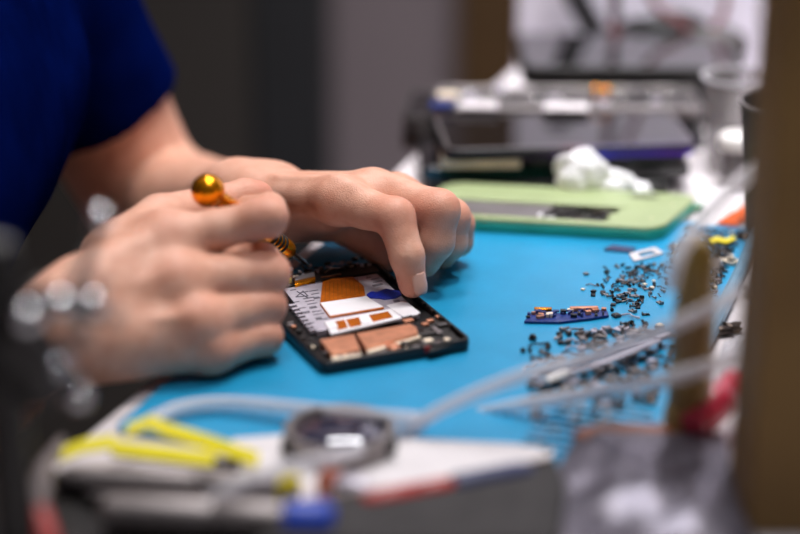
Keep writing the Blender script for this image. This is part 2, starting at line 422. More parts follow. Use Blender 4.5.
for x, y, w, l, m in ((408, 322, .006, .004, 'copper'), (425, 325.5, .004, .003, 'copper'), (430, 322, .004, .003, 'copper'), (437, 332, .010, .003, 'greypanel'), (428, 335, .010, .0025, 'graphite'), (428, 342, .005, .004, 'cream'), (436, 345, .004, .004, 'graphite'), (447, 341, .003, .003, 'cream'), (414, 316, .004, .003, 'white'), (442, 326, .006, .004, 'graphite'), (424, 345, .008, .003, 'graphite'), (405, 345, .005, .003, 'graphite'), (438, 318.5, .004, .002, 'copper')):
    comp(x, y, .006, w, l, .0014, m)
obj('small_board', MB().prism(pxpoly([(422, 330), (437, 312), (461, 342), (430, 351)], .0058), .0035, .0058), 'blackmetal', ph, .0003)
# main board at the far end
obj('main_board', MB().prism(pxpoly([(272, 279), (374, 264.5), (380, 271), (283, 286.5)], .0062), .0035, .0062), 'blackmetal', ph, .0003)
pp('camera_module', [(294, 277.5), (314.5, 272.5), (315.5, 278.5), (295, 284.5)], 'gold', .0088, .0055, label='gold framed camera module')
pp('camera_cover', [(294.5, 276.6), (314.3, 271.6), (315, 275.6), (295, 280.2)], 'greypanel', .0094, .0085)
pp('light_pad', [(287.5, 277.5), (290.8, 276.6), (291.5, 279), (288.3, 280)], 'yellow', .0084, .0055)
for k in range(46):
    x = rng.uniform(290, 372); y = 281.5-(x-290)*.16+rng.uniform(-11.5, -3)
    comp(x, y, .0062, rng.uniform(.001, .004), rng.uniform(.0008, .002), rng.uniform(.0006, .0018), rng.choice(['greypanel', 'white', 'black', 'black', 'silverlabel', 'cream', 'graphite', 'steel']))
for k in range(26):                          # little parts down the left channel and along the near end
    if k < 12: x, y = L(-pw/2+rng.uniform(.004, .0085), rng.uniform(-pl/2+.012, pl/2-.04))
    else: x, y = L(rng.uniform(-pw/2+.008, pw/2-.006), -pl/2+rng.uniform(.0035, .0065))
    obj('component', MB().box((x, y, .0052), (rng.uniform(.0012, .004), rng.uniform(.001, .0024), .0016), ang), rng.choice(['greypanel', 'graphite', 'darksteel', 'cream', 'blackmetal', 'copper']), ph, .0002)
cl = MB()
cl.tube(smoothpath([P(324, 273, .0095), P(331, 269, .0095), P(340, 268, .0095)], 5), .0004, 6)
obj('coax_cable', cl, 'steel', ph)
cl = MB(); cl.tube(smoothpath([P(343, 268, .009), P(347, 264.5, .009), P(355, 264.3, .009), P(358, 267, .009), P(350, 270.3, .009), P(343, 268, .009)], 5), .00035, 6)
obj('gasket', cl, 'darksteel', ph)
obj('bracket', MB().box(P(331, 275.8, .0082), (.013, .0012, .0008), ang+.05), 'steel', ph)
obj('moisture_dot', MB().box((*L(.017, -pl/2-.0002), .0052), (.0035, .0008, .003), ang), 'red', ph)
for t in (.2, .45, .55): obj('side_button', MB().box(Vector((*L(pw/2, -pl/2+pl*t), .0045)), (.0012, .010, .0022), ang), 'graphite', ph, .0003)
for k in range(8):
    x, y = L(pw/2-.0035, -pl/2+.02+.012*k)
    obj('clip', MB().box((x, y, .0078), (.002, .003, .0016), ang), 'darksteel', ph)
# ------------------------------------------------------------------ screwdriver in the right hand
tip = P(309, 266.0, .0098); top = W(207, 190, .972)
ax = (tip-top).normalized(); ln = (tip-top).length
sd = thing('precision_screwdriver', 'gold handled precision screwdriver held in the right hand, tip on the opened phone', 'screwdriver', tuple(top))
obj('handle', MB().lathe([(.003, .004), (.0046, .010), (.0052, .02), (.0050, .05), (.0058, .060), (.0058, .066), (.0052, .068), (.0052, .085), (.0058, .087), (.0052, .093), (.0034, .096)], top, ax, 20), 'gold', sd)
obj('ball_cap', MB().lathe([(.0092*math.sin(PI*i/12), -.0092*math.cos(PI*i/12)*1.02) for i in range(13)], top+ax*.001, ax, 24), 'gold', sd)
for k in range(4):
    obj('grip_band', MB().lathe([(.005, 0), (.0059, .0004), (.0059, .0014), (.005, .0018)], top+ax*(.0690+.0041*k), ax, 20), 'black', sd)
obj('shaft', MB().lathe([(.0017, .094), (.0017, ln-.006), (.0010, ln-.004), (.0009, ln)], top, ax, 12), 'steel', sd)
# ------------------------------------------------------------------ green phone shell
gr = P(641, 242.5); ga = R(-10)
gx = Vector((math.cos(ga), math.sin(ga), 0)); gy = Vector((-gx.y, gx.x, 0))
gw, gl = .168, .075
gc = gr+gx*(.012-gw/2+.3*gl/2)+gy*(gl/2+.002)
gt = thing('green_phone_shell', 'pale green phone shell with teal edge and empty window, lying beyond the hand', 'phone shell', (gc.x, gc.y, 0), ga)
GZ = .0095
SK = .30                                   # the shell is drawn out at its right rear corner
def gpt(x, y): return tuple(gc+gx*(x+SK*y)+gy*y)[:2]
def grr(x0, x1, y0, y1, r): return [gpt(*q) for q in rrect((x0+x1)/2, (y0+y1)/2, x1-x0, y1-y0, r, 0)]
# skewed corner as in the photograph: the right end is cut by rounded corners
go = grr(-gw/2, gw/2, -gl/2, gl/2, .012)
wi = grr(-.070, .050, -.0295, .003, .003)
obj('side_wall', MB().frame(grr(-gw/2, gw/2, -gl/2, gl/2, .012), grr(-gw/2+.002, gw/2-.002, -gl/2+.002, gl/2-.002, .010), .0003, .0068), 'teal', gt, .0008)
obj('back_cover', MB().frame(grr(-gw/2+.0003, gw/2-.0003, -gl/2+.0003, gl/2-.0003, .012), wi, .0066, GZ), 'green', gt, .0012)
obj('inner_tray', MB().prism(grr(-gw/2+.003, gw/2-.003, -gl/2+.003, gl/2-.003, .009), .0004, .0050), 'blackmetal', gt)
obj('battery', MB().prism(grr(-.068, .002, -.028, .0015, .001), .0049, .0080), 'greypanel', gt, .0005)
for k in range(14):
    x = rng.uniform(.007, .046); y = rng.uniform(-.027, 0)
    obj('component', MB().box((*gpt(x, y), .006), (rng.uniform(.003, .008), rng.uniform(.003, .006), .002+rng.uniform(0, .002)), ga), rng.choice(['black', 'graphite', 'graphite', 'darksteel']), gt, .0003)
obj('torn_foil', MB().box((*gpt(.010, -.026), .0088), (.006, .002, .0008), ga+.3).box((*gpt(.002, -.022), .0085), (.003, .006, .0008), ga+.2), 'white', gt)
obj('torn_edge', MB().prism([gpt(.045, -.028), gpt(.051, -.029), gpt(.051, .002), gpt(.0445, -.004), gpt(.048, -.010), gpt(.042, -.014), gpt(.0465, -.020)], .0062, .0094), 'green', gt)
obj('camera_slot', MB().prism(grr(.043, .060, .023, .028, .0015), GZ-.001, GZ+.0002), 'graphite', gt)
for x, y in ((-.03, -.032), (.005, -.0335), (.03, -.032), (.072, -.02), (.075, .01)):
    obj('edge_clip', MB().box((*gpt(x, y), GZ), (.0012, .0012, .0008), ga), 'cream', gt)
# ------------------------------------------------------------------ piles behind
def slab(name, label, cat, xl, xr, Yf, depth, z0, z1, m, rz=0, group=None, r=.006, bev=.0012, screen=None, rimm=None):
    """flat device whose front edge runs between two points at distance Yf"""
    zc = (z0+z1)/2
    d = (Yf*cp+(H-zc)*sp)/F
    X0, X1 = (xl-400)*d, (xr-400)*d
    cx, cy, w = (X0+X1)/2, Yf+depth/2, X1-X0
    t = thing(name, label, cat, (cx, cy, z0), R(rz), group)
    if rimm:
        obj('frame', MB().frame(rrect(cx, cy, w, depth, r, R(rz)), rrect(cx, cy, w-.004, depth-.004, r-.002, R(rz)), z0, z1), rimm, t, bev)
        obj('body', MB().prism(rrect(cx, cy, w-.003, depth-.003, r-.001, R(rz)), z0, z1-.0012), m, t)
    else:
        obj('body', MB().prism(rrect(cx, cy, w, depth, r, R(rz)), z0, z1), m, t, bev)
    if screen: obj('screen', MB().prism(rrect(cx, cy, w-.006, depth-.006, max(r-.003, .001), R(rz)), z1-.0011, z1+.0002), screen, t)
    return t, (cx, cy, w)
slab('phone', 'black phone at the bottom of the front pile, behind the green shell', 'phone', 428, 672, 1.232, .085, DT, .0058, 'black', -2, screen='blackgloss')
slab('phone', 'second black phone from the bottom of the front pile', 'phone', 420, 690, 1.236, .082, .0061, .0148, 'blackgloss', 1)
slab('phone', 'third black phone in the front pile, its right end under the violet phone', 'phone', 527, 688, 1.237, .078, .0150, .0232, 'black', -1)
slab('spare_battery', 'cream flat battery under the left end of the violet phone', 'battery', 441, 521, 1.232, .06, .0150, .0222, 'cream', 0, r=.002, bev=.0006)
t, c = slab('phone', 'glossy black phone with a violet blue frame on top of the front pile', 'phone', 439, 694, 1.226, .084, .0236, .0318, 'black', 5, screen='blackgloss', rimm='violetframe', r=.009)
obj('bezel', MB().frame(rrect(c[0], c[1], c[2]+.0006, .0846, .0093, R(5)), rrect(c[0], c[1], c[2]-.0036, .0804, .007, R(5)), .0274, .0317), 'black', t, .0006)
obj('bezel_line', MB().frame(rrect(c[0], c[1], c[2]-.003, .081, .008, R(5)), rrect(c[0], c[1], c[2]-.0062, .0778, .006, R(5)), .0306, .0323), 'greyrod', t)
for k, (xl, xr, Y, z0, z1, lab) in enumerate(((404, 560, 1.335, DT, .008, 'lowest bare black phone sticking out left behind the front pile'), (412, 570, 1.330, .0083, .0165, 'middle bare black phone sticking out left behind the front pile'), (406, 552, 1.326, .0168, .0250, 'upper bare black phone sticking out left behind the front pile'))):
    slab('spare_phone', lab, 'phone', xl, xr, Y, .072, z0, z1, 'black', (-3, 3, -5)[k], rimm='graphite', screen='blackgloss')
slab('phone', 'lowest black phone at the right behind the front pile', 'phone', 580, 705, 1.335, .075, DT, .0085, 'black', 2)
slab('phone', 'second black phone at the right behind the front pile', 'phone', 578, 700, 1.333, .075, .0088, .0250, 'black', -2)
bt, c = slab('phone_chassis', 'silver grey phone chassis with bare boards on the rear pile, in front of the tablet', 'phone chassis', 436, 704, 1.322, .060, .0253, .0335, 'graphite', 0, rimm='greyrod', r=.006)
for k in range(34):
    x = c[0]+rng.uniform(-.47, .47)*c[2]; y = 1.352+rng.uniform(-.024, .024)
    obj('component', MB().box((x, y, .0335), (rng.uniform(.003, .012), rng.uniform(.003, .009), rng.uniform(.002, .005)), rng.choice((0, 0, .1))), rng.choice(['greyrod', 'steel', 'graphite', 'silverlabel', 'black', 'greypanel']), bt, .0003)
for x, y, w, l in ((478, 104, .028, .022), (566, 106, .032, .020)):
    p = P(x, y, .037); obj('shield_label', MB().box((p.x, p.y, .0365), (w, l, .0012), -.05), 'white_lam', bt)
p = P(442, 104, .037); obj('blue_connector', MB().box((p.x, p.y, .036), (.016, .012, .003), .1), 'bluepcb', bt)
p = P(448, 97, .037); obj('cream_connector', MB().box((p.x, p.y, .038), (.014, .01, .003), .1), 'cream', bt)
for x, y in ((596, 89), (606, 90)):
    p = P(x, y, .042); obj('gold_contact', MB().lathe([(.0025, -.006), (.0025, .001), (.0015, .002), (.0001, .0025)], p), 'gold', bt)
slab('boxed_tablet', 'black closed case under the glossy tablet at the back of the bench', 'case', 532, 730, 1.402, .095, DT, .0320, 'black', 0, r=.004)
slab('tablet', 'glossy black tablet lying flat at the back of the bench, reflecting the white panel', 'tablet', 523, 742, 1.390, .112, .0323, .0465, 'blackmetal', -1, screen='blackgloss', r=.008)
# cotton ball
cot = MB(); n0 = 26
c0 = P(583, 196, .0)
obj_pts = []
def lump(c, rx, ry, rz, seed, seg=28):
    rg = random.Random(seed); ph_ = [(rg.uniform(0, 6), rg.uniform(2, 6), rg.uniform(2, 6), rg.uniform(.04, .10)) for _ in range(7)]
    m = MB(); vs = []; n = seg//2
    prof = []
    for i in range(n+1):
        for k in range(seg):
            th, f = PI*i/n, 2*PI*k/seg
            d = Vector((math.sin(th)*math.cos(f), math.sin(th)*math.sin(f), -math.cos(th)))
            s = 1+sum(a*math.sin(p0+q1*d.x*1.3+q2*d.y+q2*d.z*.8) for p0, q1, q2, a in ph_)
            vs.append(Vector((d.x*rx*s, d.y*ry*s, d.z*rz*s))+Vector(c))
    fs = [(i*seg+k, i*seg+(k+1) % seg, (i+1)*seg+(k+1) % seg, (i+1)*seg+k) for i in range(n) for k in range(seg)]
    m.add(vs, fs); return m
cm_ = lump(W(582, 174, 1.211), .0185, .011, .0165, 2)
e = lump(W(606, 185, 1.214), .022, .010, .0110, 5); cm_.add(e.v, e.f)
e = lump(W(632, 190, 1.216), .013, .007, .0055, 9); cm_.add(e.v, e.f)
co = single('cotton_wad', 'white fluffy cotton wad leaning between the green shell and the black phones', 'cotton', cm_, 'cotton', tuple(W(590, 192, 1.214)), smooth=180)
mdf = co.modifiers.new('remesh', 'REMESH'); mdf.mode = 'VOXEL'; mdf.voxel_size = .0012; mdf.use_smooth_shade = True
tx = bpy.data.textures.new('fluff', 'CLOUDS'); tx.noise_scale = .006
mdf = co.modifiers.new('fluff', 'DISPLACE'); mdf.texture = tx; mdf.strength = .004; mdf.texture_coords = 'GLOBAL'
# cups and bottle at the right
def cup(name, label, cat, base, r0, r1, h, m, rimm, th=.0012):
    t = thing(name, label, cat, tuple(base))
    obj('cup_wall', MB().lathe([(.0002, 0), (r0, 0), (r1, h), (r1+.0012, h+.0006), (r1+.0008, h+.0014), (r1-th, h+.0008), (r0-th, .002), (.0002, .002)], base, seg=40), m, t)
    obj('rim', MB().lathe([(r1-.0008, h-.0010), (r1+.0016, h-.0010), (r1+.0018, h+.0012), (r1-.0006, h+.0012)], base, seg=40, closed=True), rimm, t)
    return t
cup('plastic_cup', 'small clear frosted plastic cup at the right of the rear pile', 'cup', P(734, 170, DT), .0195, .0250, .068, 'clearcup', 'clear')
w = W(741, 101, 1.15)
cup('dark_cup', 'dark grey cup half hidden behind the brown post', 'cup', Vector((w.x+.032, 1.15, DT)), .022, .0315, w.z-DT-.001, 'graphite', 'greyrod')
b0 = P(734, 187, DT)
t = thing('bottle', 'little brown bottle with a round white cap in front of the plastic cup', 'bottle', tuple(b0))
obj('body', MB().lathe([(.0002, 0), (.0095, 0), (.0098, .003), (.0098, .022), (.008, .026), (.008, .030)], b0, seg=28), 'greypanel', t, label='brownish grey body')
obj('cap', MB().lathe([(.0085, .027), (.0125, .028), (.013, .032), (.0122, .0365), (.009, .0390), (.0002, .0398)], b0, seg=28), 'whitecap', t)
# white tissue sheet, orange pick, green bit
single('paper_sheet', 'white paper scrap at the right, under the orange pick', 'paper', MB().prism(pxpoly([(689, 214), (706, 186), (770, 176), (790, 226), (700, 231)], 0), -.0025, -.0019), 'paper', P(730, 205, DT))
single('opening_pick', 'bright orange plastic opening pick on the white paper scrap', 'pick', MB().prism(pxpoly([(717, 222), (730, 213), (746, 205), (758, 208), (750, 219), (735, 225)], 0), -.0016, .0004), 'orange', P(740, 215, DT), bevel=.0005)
single('plastic_clip', 'tiny green plastic piece at the right corner of the green shell', 'clip', lump(P(700, 209, .0018), .0045, .004, .0032, 12, 14), 'grn', P(700, 209, DT), smooth=180)
# ------------------------------------------------------------------ the person
def hand_fn(arm, carp, mcp, fing, thumb, extra, ridges):
    """arm: chain [(p, r)], carp: 4 carpal points, mcp: 4 (p, r), fing: 4 chains [(p, r)..] from the MCP on, thumb chain"""
    def palm(p):
        d = None
        for (a, ra), (b, rb) in zip(arm[:-1], arm[1:]):
            c = cone(p, a, b, ra, rb); d = c if d is None else smin(d, c, .012)
        for ca, (m_, r_) in zip(carp, mcp): d = smin(d, cone(p, ca, m_, .0125, r_), .010)
        for (m0, r0), (m1, r1) in zip(mcp[:-1], mcp[1:]): d = smin(d, cone(p, m0, m1, r0*.88, r1*.88), .007)
        for a, b, ra, rb, k in extra: d = smin(d, cone(p, a, b, ra, rb), k)
        for a, b, ra, rb in ridges: d = smin(d, cone(p, a, b, ra, rb), .003)
        return d
    def fn(p):
        pd = palm(p); out = pd
        for ch in fing+[thumb]:
            f = None
            for (a, ra), (b, rb) in zip(ch[:-1], ch[1:]):
                c = cone(p, a, b, ra, rb); f = c if f is None else smin(f, c, .0035)
            out = np.minimum(out, smin(pd, f, .008))
        return out
    return fn
v3 = lambda *a: np.array(a, np.float32)
def lerp(a, b, t): return Vector(a)*(1-t)+Vector(b)*t
# left hand, steadying the phone
LE = Vector((-.180, 1.335, -.056)); LS = Vector((-.276, 1.245, .205))
LW = W(264, 199, 1.10)
Lm = [W(338, 200, 1.045), W(373, 194, 1.063), W(397, 197, 1.080), W(413, 204, 1.095)]
ac = (Lm[3]-Lm[0]).normalized()
Lc = [LW-ac*.013+Vector((.012, -.004, .002)), LW-ac*.003+Vector((.012, -.004, .005)), LW+ac*.007+Vector((.012, -.004, .003)), LW+ac*.016+Vector((.012, -.004, -.002))]
Lf = [
    [(Lm[0], .0128), (lerp(Lm[0], W(394, 218, 1.018), .5), .0113), (W(395, 217, 1.018), .0112), (W(407, 256, 1.006), .0096), (W(412.5, 284, 1.003), .0081)],
    [(Lm[1], .0128), (lerp(Lm[1], W(439, 210, 1.038), .5), .0122), (W(439, 210, 1.038), .0120), (W(436, 242, 1.034), .0104), (W(426, 263, 1.041), .0082)],
    [(Lm[2], .0118), (W(452, 217, 1.060), .0108), (W(451, 243, 1.058), .0094), (W(443, 256, 1.066), .0078)],
    [(Lm[3], .0105), (W(459, 224, 1.080), .0092), (W(459, 242, 1.080), .0082), (W(450, 249, 1.088), .0070)]]
Lt = [(W(290, 210, 1.090), .0145), (W(330, 220, 1.085), .0120), (W(364, 238, 1.082), .0100), (W(387, 260, 1.072), .0076)]
up = Vector((0, -.15, .98))
Lrid = [(Lc[i]+up*.0125, Lm[i]+up*.0118, .0022, .0028) for i in range(3)]+[(Lm[i]+up*.011, lerp(Lm[i], Lf[i][2][0], .3)+up*.010, .004, .003) for i in range(3)]
Larm = [(LS, .054), (lerp(LS, LE, .5), .0525), (LE+Vector((0, -.01, .005)), .043), (lerp(LE, LW, .30), .037), (lerp(LE, LW, .75), .0265), (LW, .0215)]
Lextra = [(LW+Vector((-.004, .016, -.012)), Lm[3]+Vector((-.012, .008, -.012)), .017, .014, .010), (LW+Vector((.0, .018, -.018)), lerp(LW, Lm[3], .6)+Vector((.0, .012, -.016)), .013, .012, .010),
          (LW+Vector((-.012, .012, -.002)), LW+ac*.012+Vector((0, 0, .004)), .021, .0185, .008), (LW-ac*.012, LW+Vector((-.02, .01, 0)), .0185, .022, .008),
          (W(290, 210, 1.088), W(328, 212, 1.068), .0165, .013, .010), (Lm[0]+Vector((.004, .004, -.002)), Lm[1]+Vector((.004, -.004, -.002)), .011, .011, .008), (lerp(LE, LW, .93), lerp(LE, LW, .97)+Vector((.004, 0, .003)), .018, .0175, .010), (lerp(LE, LW, .15)+Vector((.012, 0, .012)), lerp(LE, LW, .5)+Vector((.008, 0, .002)), .031, .027, .02)]
Lfn = hand_fn(Larm, Lc, [(Lm[0], .0128), (Lm[1], .0132), (Lm[2], .0122), (Lm[3], .0108)], Lf, Lt, Lextra, Lrid)
# right hand, closed around the screwdriver
RW = W(58, 332, .895); RE = Vector((-.335, .80, -.055)); RS = Vector((-.335, .865, .205))
Rm = [W(168, 242, .945), W(174, 282, .925), W(196, 322, .912), W(212, 350, .911)]
Rp = [W(266, 217.5, .955), W(267, 274, .948), W(264, 306, .941), W(262, 337, .934)]
Rc = [lerp(RW, Rm[0], .18)+Vector((0, .004, .016)), lerp(RW, Rm[1], .18)+Vector((0, 0, .006)), lerp(RW, Rm[2], .18)+Vector((0, -.002, -.004)), lerp(RW, Rm[3], .18)+Vector((0, -.002, -.012))]
rad = [(.0138, .0106, .0104), (.0136, .0122, .0116), (.0122, .0110, .0106), (.0108, .0098, .0094)]
Rf = []
for i in range(4):
    p1 = Rp[i]; d2 = Vector((.000, .026, -.004)) if i == 0 else Vector((-.004, .025, -.002)); d3 = Vector((-.013, .014, -.004)) if i == 0 else Vector((-.017, .008, .0))
    if i == 3: d2 *= .8; d3 *= .8
    Rf.append([(Rm[i], rad[i][0]), (lerp(Rm[i], p1, .5), rad[i][1]), (p1, rad[i][2]), (p1+d2, rad[i][2]*.86), (p1+d2+d3, rad[i][2]*.72)])
Rt = [(W(110, 258, .947), .0165), (W(160, 219, .985), .0135), (W(214, 206, 1.012), .0118), (W(246, 198, 1.022), .0108), (W(259, 196, 1.024), .0085)]
nrm = Vector((-.25, -.75, .6)).normalized()
Rrid = [(lerp(Rc[i], Rm[i], .3)+nrm*.0115, Rm[i]+nrm*.0115, .002, .0030) for i in range(4)]+[(Rm[i]+nrm*.009, lerp(Rm[i], Rp[i], .12)+nrm*.008, .0055, .005) for i in range(4)]
Rrid += [(Rp[i]+Vector((.002, -.004, .002)), Rp[i]+Vector((-.004, -.004, .002)), .0082, .0078) for i in range(4)]
Rarm = [(RS, .050), (lerp(RS, RE, .5), .047), (RE, .041), (lerp(RE, RW, .30), .042), (lerp(RE, RW, .75), .030), (RW, .024)]
Rextra = [(RW+Vector((0, 0, .008)), lerp(RW, Rm[0], .3)+Vector((0, .008, .004)), .022, .020, .012), (RW+Vector((0, 0, -.006)), lerp(RW, Rm[3], .4), .020, .017, .012),
          (W(118, 256, .95), W(162, 240, .955), .017, .016, .012), (lerp(RW, Rm[1], .3)+Vector((0, .012, 0)), Rm[1]+Vector((0, .016, -.002)), .020, .014, .012), (lerp(RW, Rm[3], .4)+Vector((0, .012, .004)), Rm[3]+Vector((0, .014, .004)), .016, .011, .010)]
Rfn = hand_fn(Rarm, Rc, [(Rm[i], rad[i][0]) for i in range(4)], Rf, Rt, Rextra, Rrid)
# trunk, neck, head, legs
HIP = Vector((-.44, 1.04, -.32))
HD = Vector((-.245, 1.045, .43))
def trunk(p, g=0.0):
    d = cone(p, (-.315, 1.15, .10), (-.315, .94, .10), .105+g, .105+g)
    d = smin(d, cone(p, (-.39, 1.13, -.13), (-.39, .96, -.13), .105+g, .105+g), .10)
    d = smin(d, cone(p, LS+Vector((-.02, -.02, -.01)), RS+Vector((-.02, .02, -.01)), .058+g, .058+g), .06)
    d = smin(d, cone(p, HIP+Vector((0, .09, 0)), HIP+Vector((0, -.09, 0)), .10+g, .10+g), .08)
    return d
def legs(p, g=0.0):
    d = None
    for s in (1, -1):
        hp = HIP+Vector((.02, .09*s, -.01)); kn = Vector((-.04, 1.045+.13*s, -.245)); an = Vector((-.10, 1.045+.13*s, -.66))
        for a, b, ra, rb in ((hp, kn, .082, .055), (kn, an, .056, .036)):
            c = cone(p, a, b, ra+g, rb+g); d = c if d is None else smin(d, c, .03)
    return d
def head(p):
    d = cone(p, (-.305, 1.045, .22), HD+Vector((-.03, 0, -.08)), .058, .055)
    q = smin(ellip(p, HD+Vector((-.01, 0, .02)), (.098, .076, .105)), ellip(p, HD+Vector((.03, 0, -.05)), (.060, .055, .068)), .04)
    q = smin(q, cone(p, HD+Vector((.085, 0, .0)), HD+Vector((.102, 0, -.035)), .010, .014), .012)
    q = smin(q, cone(p, HD+Vector((.075, .02, -.065)), HD+Vector((.075, -.02, -.065)), .010, .010), .008)
    for s in (1, -1):
        q = smin(q, ellip(p, HD+Vector((-.015, .078*s, -.01)), (.018, .008, .030)), .006)
        q = np.maximum(q, -ellip(p, HD+Vector((.092, .032*s, .008)), (.014, .016, .009)))
    return smin(d, q, .03)
def core(p):
    d = smin(trunk(p), head(p), .03); d = smin(d, legs(p), .05)
    for s in (1, -1):
        d = smin(d, cone(p, (-.10, 1.045+.13*s, -.69), (.06, 1.045+.14*s, -.715), .034, .030), .03)
    return d
def kn_attr(Vv):
    out = np.zeros(len(Vv))
    for pts, r in (([q for q in Rm], .014), (Rp, .014), (Lm, .011), ([Lf[0][2][0], Lf[1][2][0], Lf[2][1][0], Lf[3][1][0]], .013), ([Lf[0][-1][0]], .012), ([Rt[2][0], Rt[-1][0]], .013)):
        for q in pts:
            dd = np.sqrt(((Vv-np.array(q))**2).sum(1)); out = np.maximum(out, np.clip(1.6-dd/r, 0, 1)**1.5)
    return out
chunks = [nets(Lfn, (-.33, .98, -.11), (.07, 1.40, .27), .0018), nets(Rfn, (-.41, .74, -.12), (-.03, 1.06, .27), .0018), nets(core, (-.58, .82, -.76), (.10, 1.28, .60), .008)]
person = np_mesh('person', chunks, 'skin', None, kn_attr, (-.40, 1.04, -.75))
tag(person, 'person in a navy blue t-shirt leaning over the bench, working on the opened phone', 'person')
def shirt(p):
    body = trunk(p, .014)
    hemL = lerp(LS, LE, .63); hemR = lerp(RS, RE, .60)
    for s_, e_, h_ in ((LS, LE, hemL), (RS, RE, hemR)):
        dv = (e_-s_).normalized()
        sl = cone(p, s_-dv*.02, h_+dv*.05, .066, .0585)
        pl_ = (p-np.array(h_, np.float32)) @ np.array(dv, np.float32)
        sl = np.maximum(sl, pl_)
        body = smin(body, sl, .02)
    # soft folds
    q = p*28
    body = body+.0016*np.sin(q[:, 0]*1.3+2*np.sin(q[:, 2]*.9)+q[:, 1])*np.sin(q[:, 2]*1.1+q[:, 1]*.6)
    for s_, e_, h_ in ((LS, LE, hemL), (RS, RE, hemR)):
        dv = (e_-s_).normalized()
        cav = cone(p, h_-dv*.01, h_+dv*.06, .0540, .0540)
        body = np.maximum(body, -cav)
    body = np.maximum(body, p[:, 2]*-1-.36)
    body = np.maximum(body, -(np.sqrt(((p-v3(-.285, 1.045, .285))**2).sum(1))-.075))
    return body
np_mesh('t_shirt', [nets(shirt, (-.60, .76, -.40), (-.12, 1.38, .32), .004)], 'navy', person, None, (-.40, 1.04, -.3))
def trousers(p):
    d = smin(cone(p, HIP+Vector((0, .09, 0)), HIP+Vector((0, -.09, 0)), .108, .108), legs(p, .008), .05)
    d = np.maximum(d, p[:, 2]+.26)
    return np.maximum(d, -p[:, 2]-.68)
np_mesh('trousers', [nets(trousers, (-.58, .82, -.70), (.10, 1.28, -.18), .008)], 'denim', person, None, (-.40, 1.04, -.3))
def hairf(p):
    d = ellip(p, HD+Vector((-.018, 0, .030)), (.106, .084, .110))
    d = np.maximum(d, (p[:, 0]-HD.x)*.8-(p[:, 2]-HD.z)*.6-.035)
    return np.maximum(d, -(p[:, 2]-HD.z)-.06)
np_mesh('hair', [nets(hairf, (-.40, .94, .32), (-.10, 1.15, .60), .006)], 'hair', person, None, (-.25, 1.04, .45))
def shoe(s):
    def f(p):
        return np.maximum(smin(cone(p, (-.10, 1.045+.13*s, -.70), (.07, 1.045+.14*s, -.718), .044, .036), cone(p, (-.10, 1.045+.13*s, -.66), (-.10, 1.045+.13*s, -.70), .045, .046), .02), -p[:, 2]-.748)
    return f
for s in (1, -1): np_mesh('shoe', [nets(shoe(s), (-.20, 1.0+.13*s, -.76), (.16, 1.1+.14*s, -.60), .006)], 'black', person, None, (-.05, 1.045+.13*s, -.75))
# nails: small curved shells seated on the finger tips
def nail(tipc, back, out, r, wd, ln_, off=0.0):
    t = (Vector(tipc)-Vector(back)).normalized(); n = (Vector(out)-t*Vector(out).dot(t)).normalized(); s = t.cross(n)
    vs = []; nx, ny = 8, 10
    for k in (0, 1):
        for j in range(ny+1):
            for i in range(nx+1):
                x = (i/nx-.5); y = j/ny
                wj = wd*(1-.25*(max(0, y-.6)/.4)**2-.35*(max(0, .25-y)/.25)**2)
                th = x*wj/r
                rr_ = r+.0003-(.0009*max(0, y-.5)**2)*4-k*.0007
                vs.append(Vector(tipc)+t*(y*ln_-ln_*.62+off)+n*rr_*math.cos(th)+s*rr_*math.sin(th))
    q = nx+1; N = q*(ny+1); fs = []
    for j in range(ny):
        for i in range(nx):
            a, b, c_, d_ = j*q+i, j*q+i+1, (j+1)*q+i+1, (j+1)*q+i
            fs += [(a, b, c_, d_), (N+d_, N+c_, N+b, N+a)]
    for i in range(nx): fs += [(i, N+i, N+i+1, i+1), (ny*q+i+1, N+ny*q+i+1, N+ny*q+i, ny*q+i)]
    for j in range(ny): fs += [(j*q+nx, N+j*q+nx, N+(j+1)*q+nx, (j+1)*q+nx), ((j+1)*q, N+(j+1)*q, N+j*q, j*q)]
    mb = MB(); mb.add(vs, fs); obj('fingernail', mb, 'nail', person, smooth=180)
nail(Lf[0][-1][0], Lf[0][-2][0], (.62, -.74, .1), .00835, .0108, .0125, .0012)
nail(Rt[-1][0], Rt[-2][0], (-.1, -.5, .85), .0098, .0125, .0145, -.006)
# stool under the person
st = thing('stool', 'low black stool the person sits on beside the workbench', 'stool', (-.45, 1.04, -.75))
obj('seat', MB().lathe([(.0002, -.485), (.17, -.485), (.18, -.475), (.18, -.45), (.165, -.435), (.0002, -.432)], (-.45, 1.04, 0), seg=36), 'black', st)
for k in range(4):
    c_, s_ = math.cos(PI/4+k*PI/2), math.sin(PI/4+k*PI/2)
    obj('leg', MB().tube([(-.45+.12*c_, 1.04+.12*s_, -.485), (-.45+.17*c_, 1.04+.17*s_, -.749)], .012, 10), 'greyrod', st)
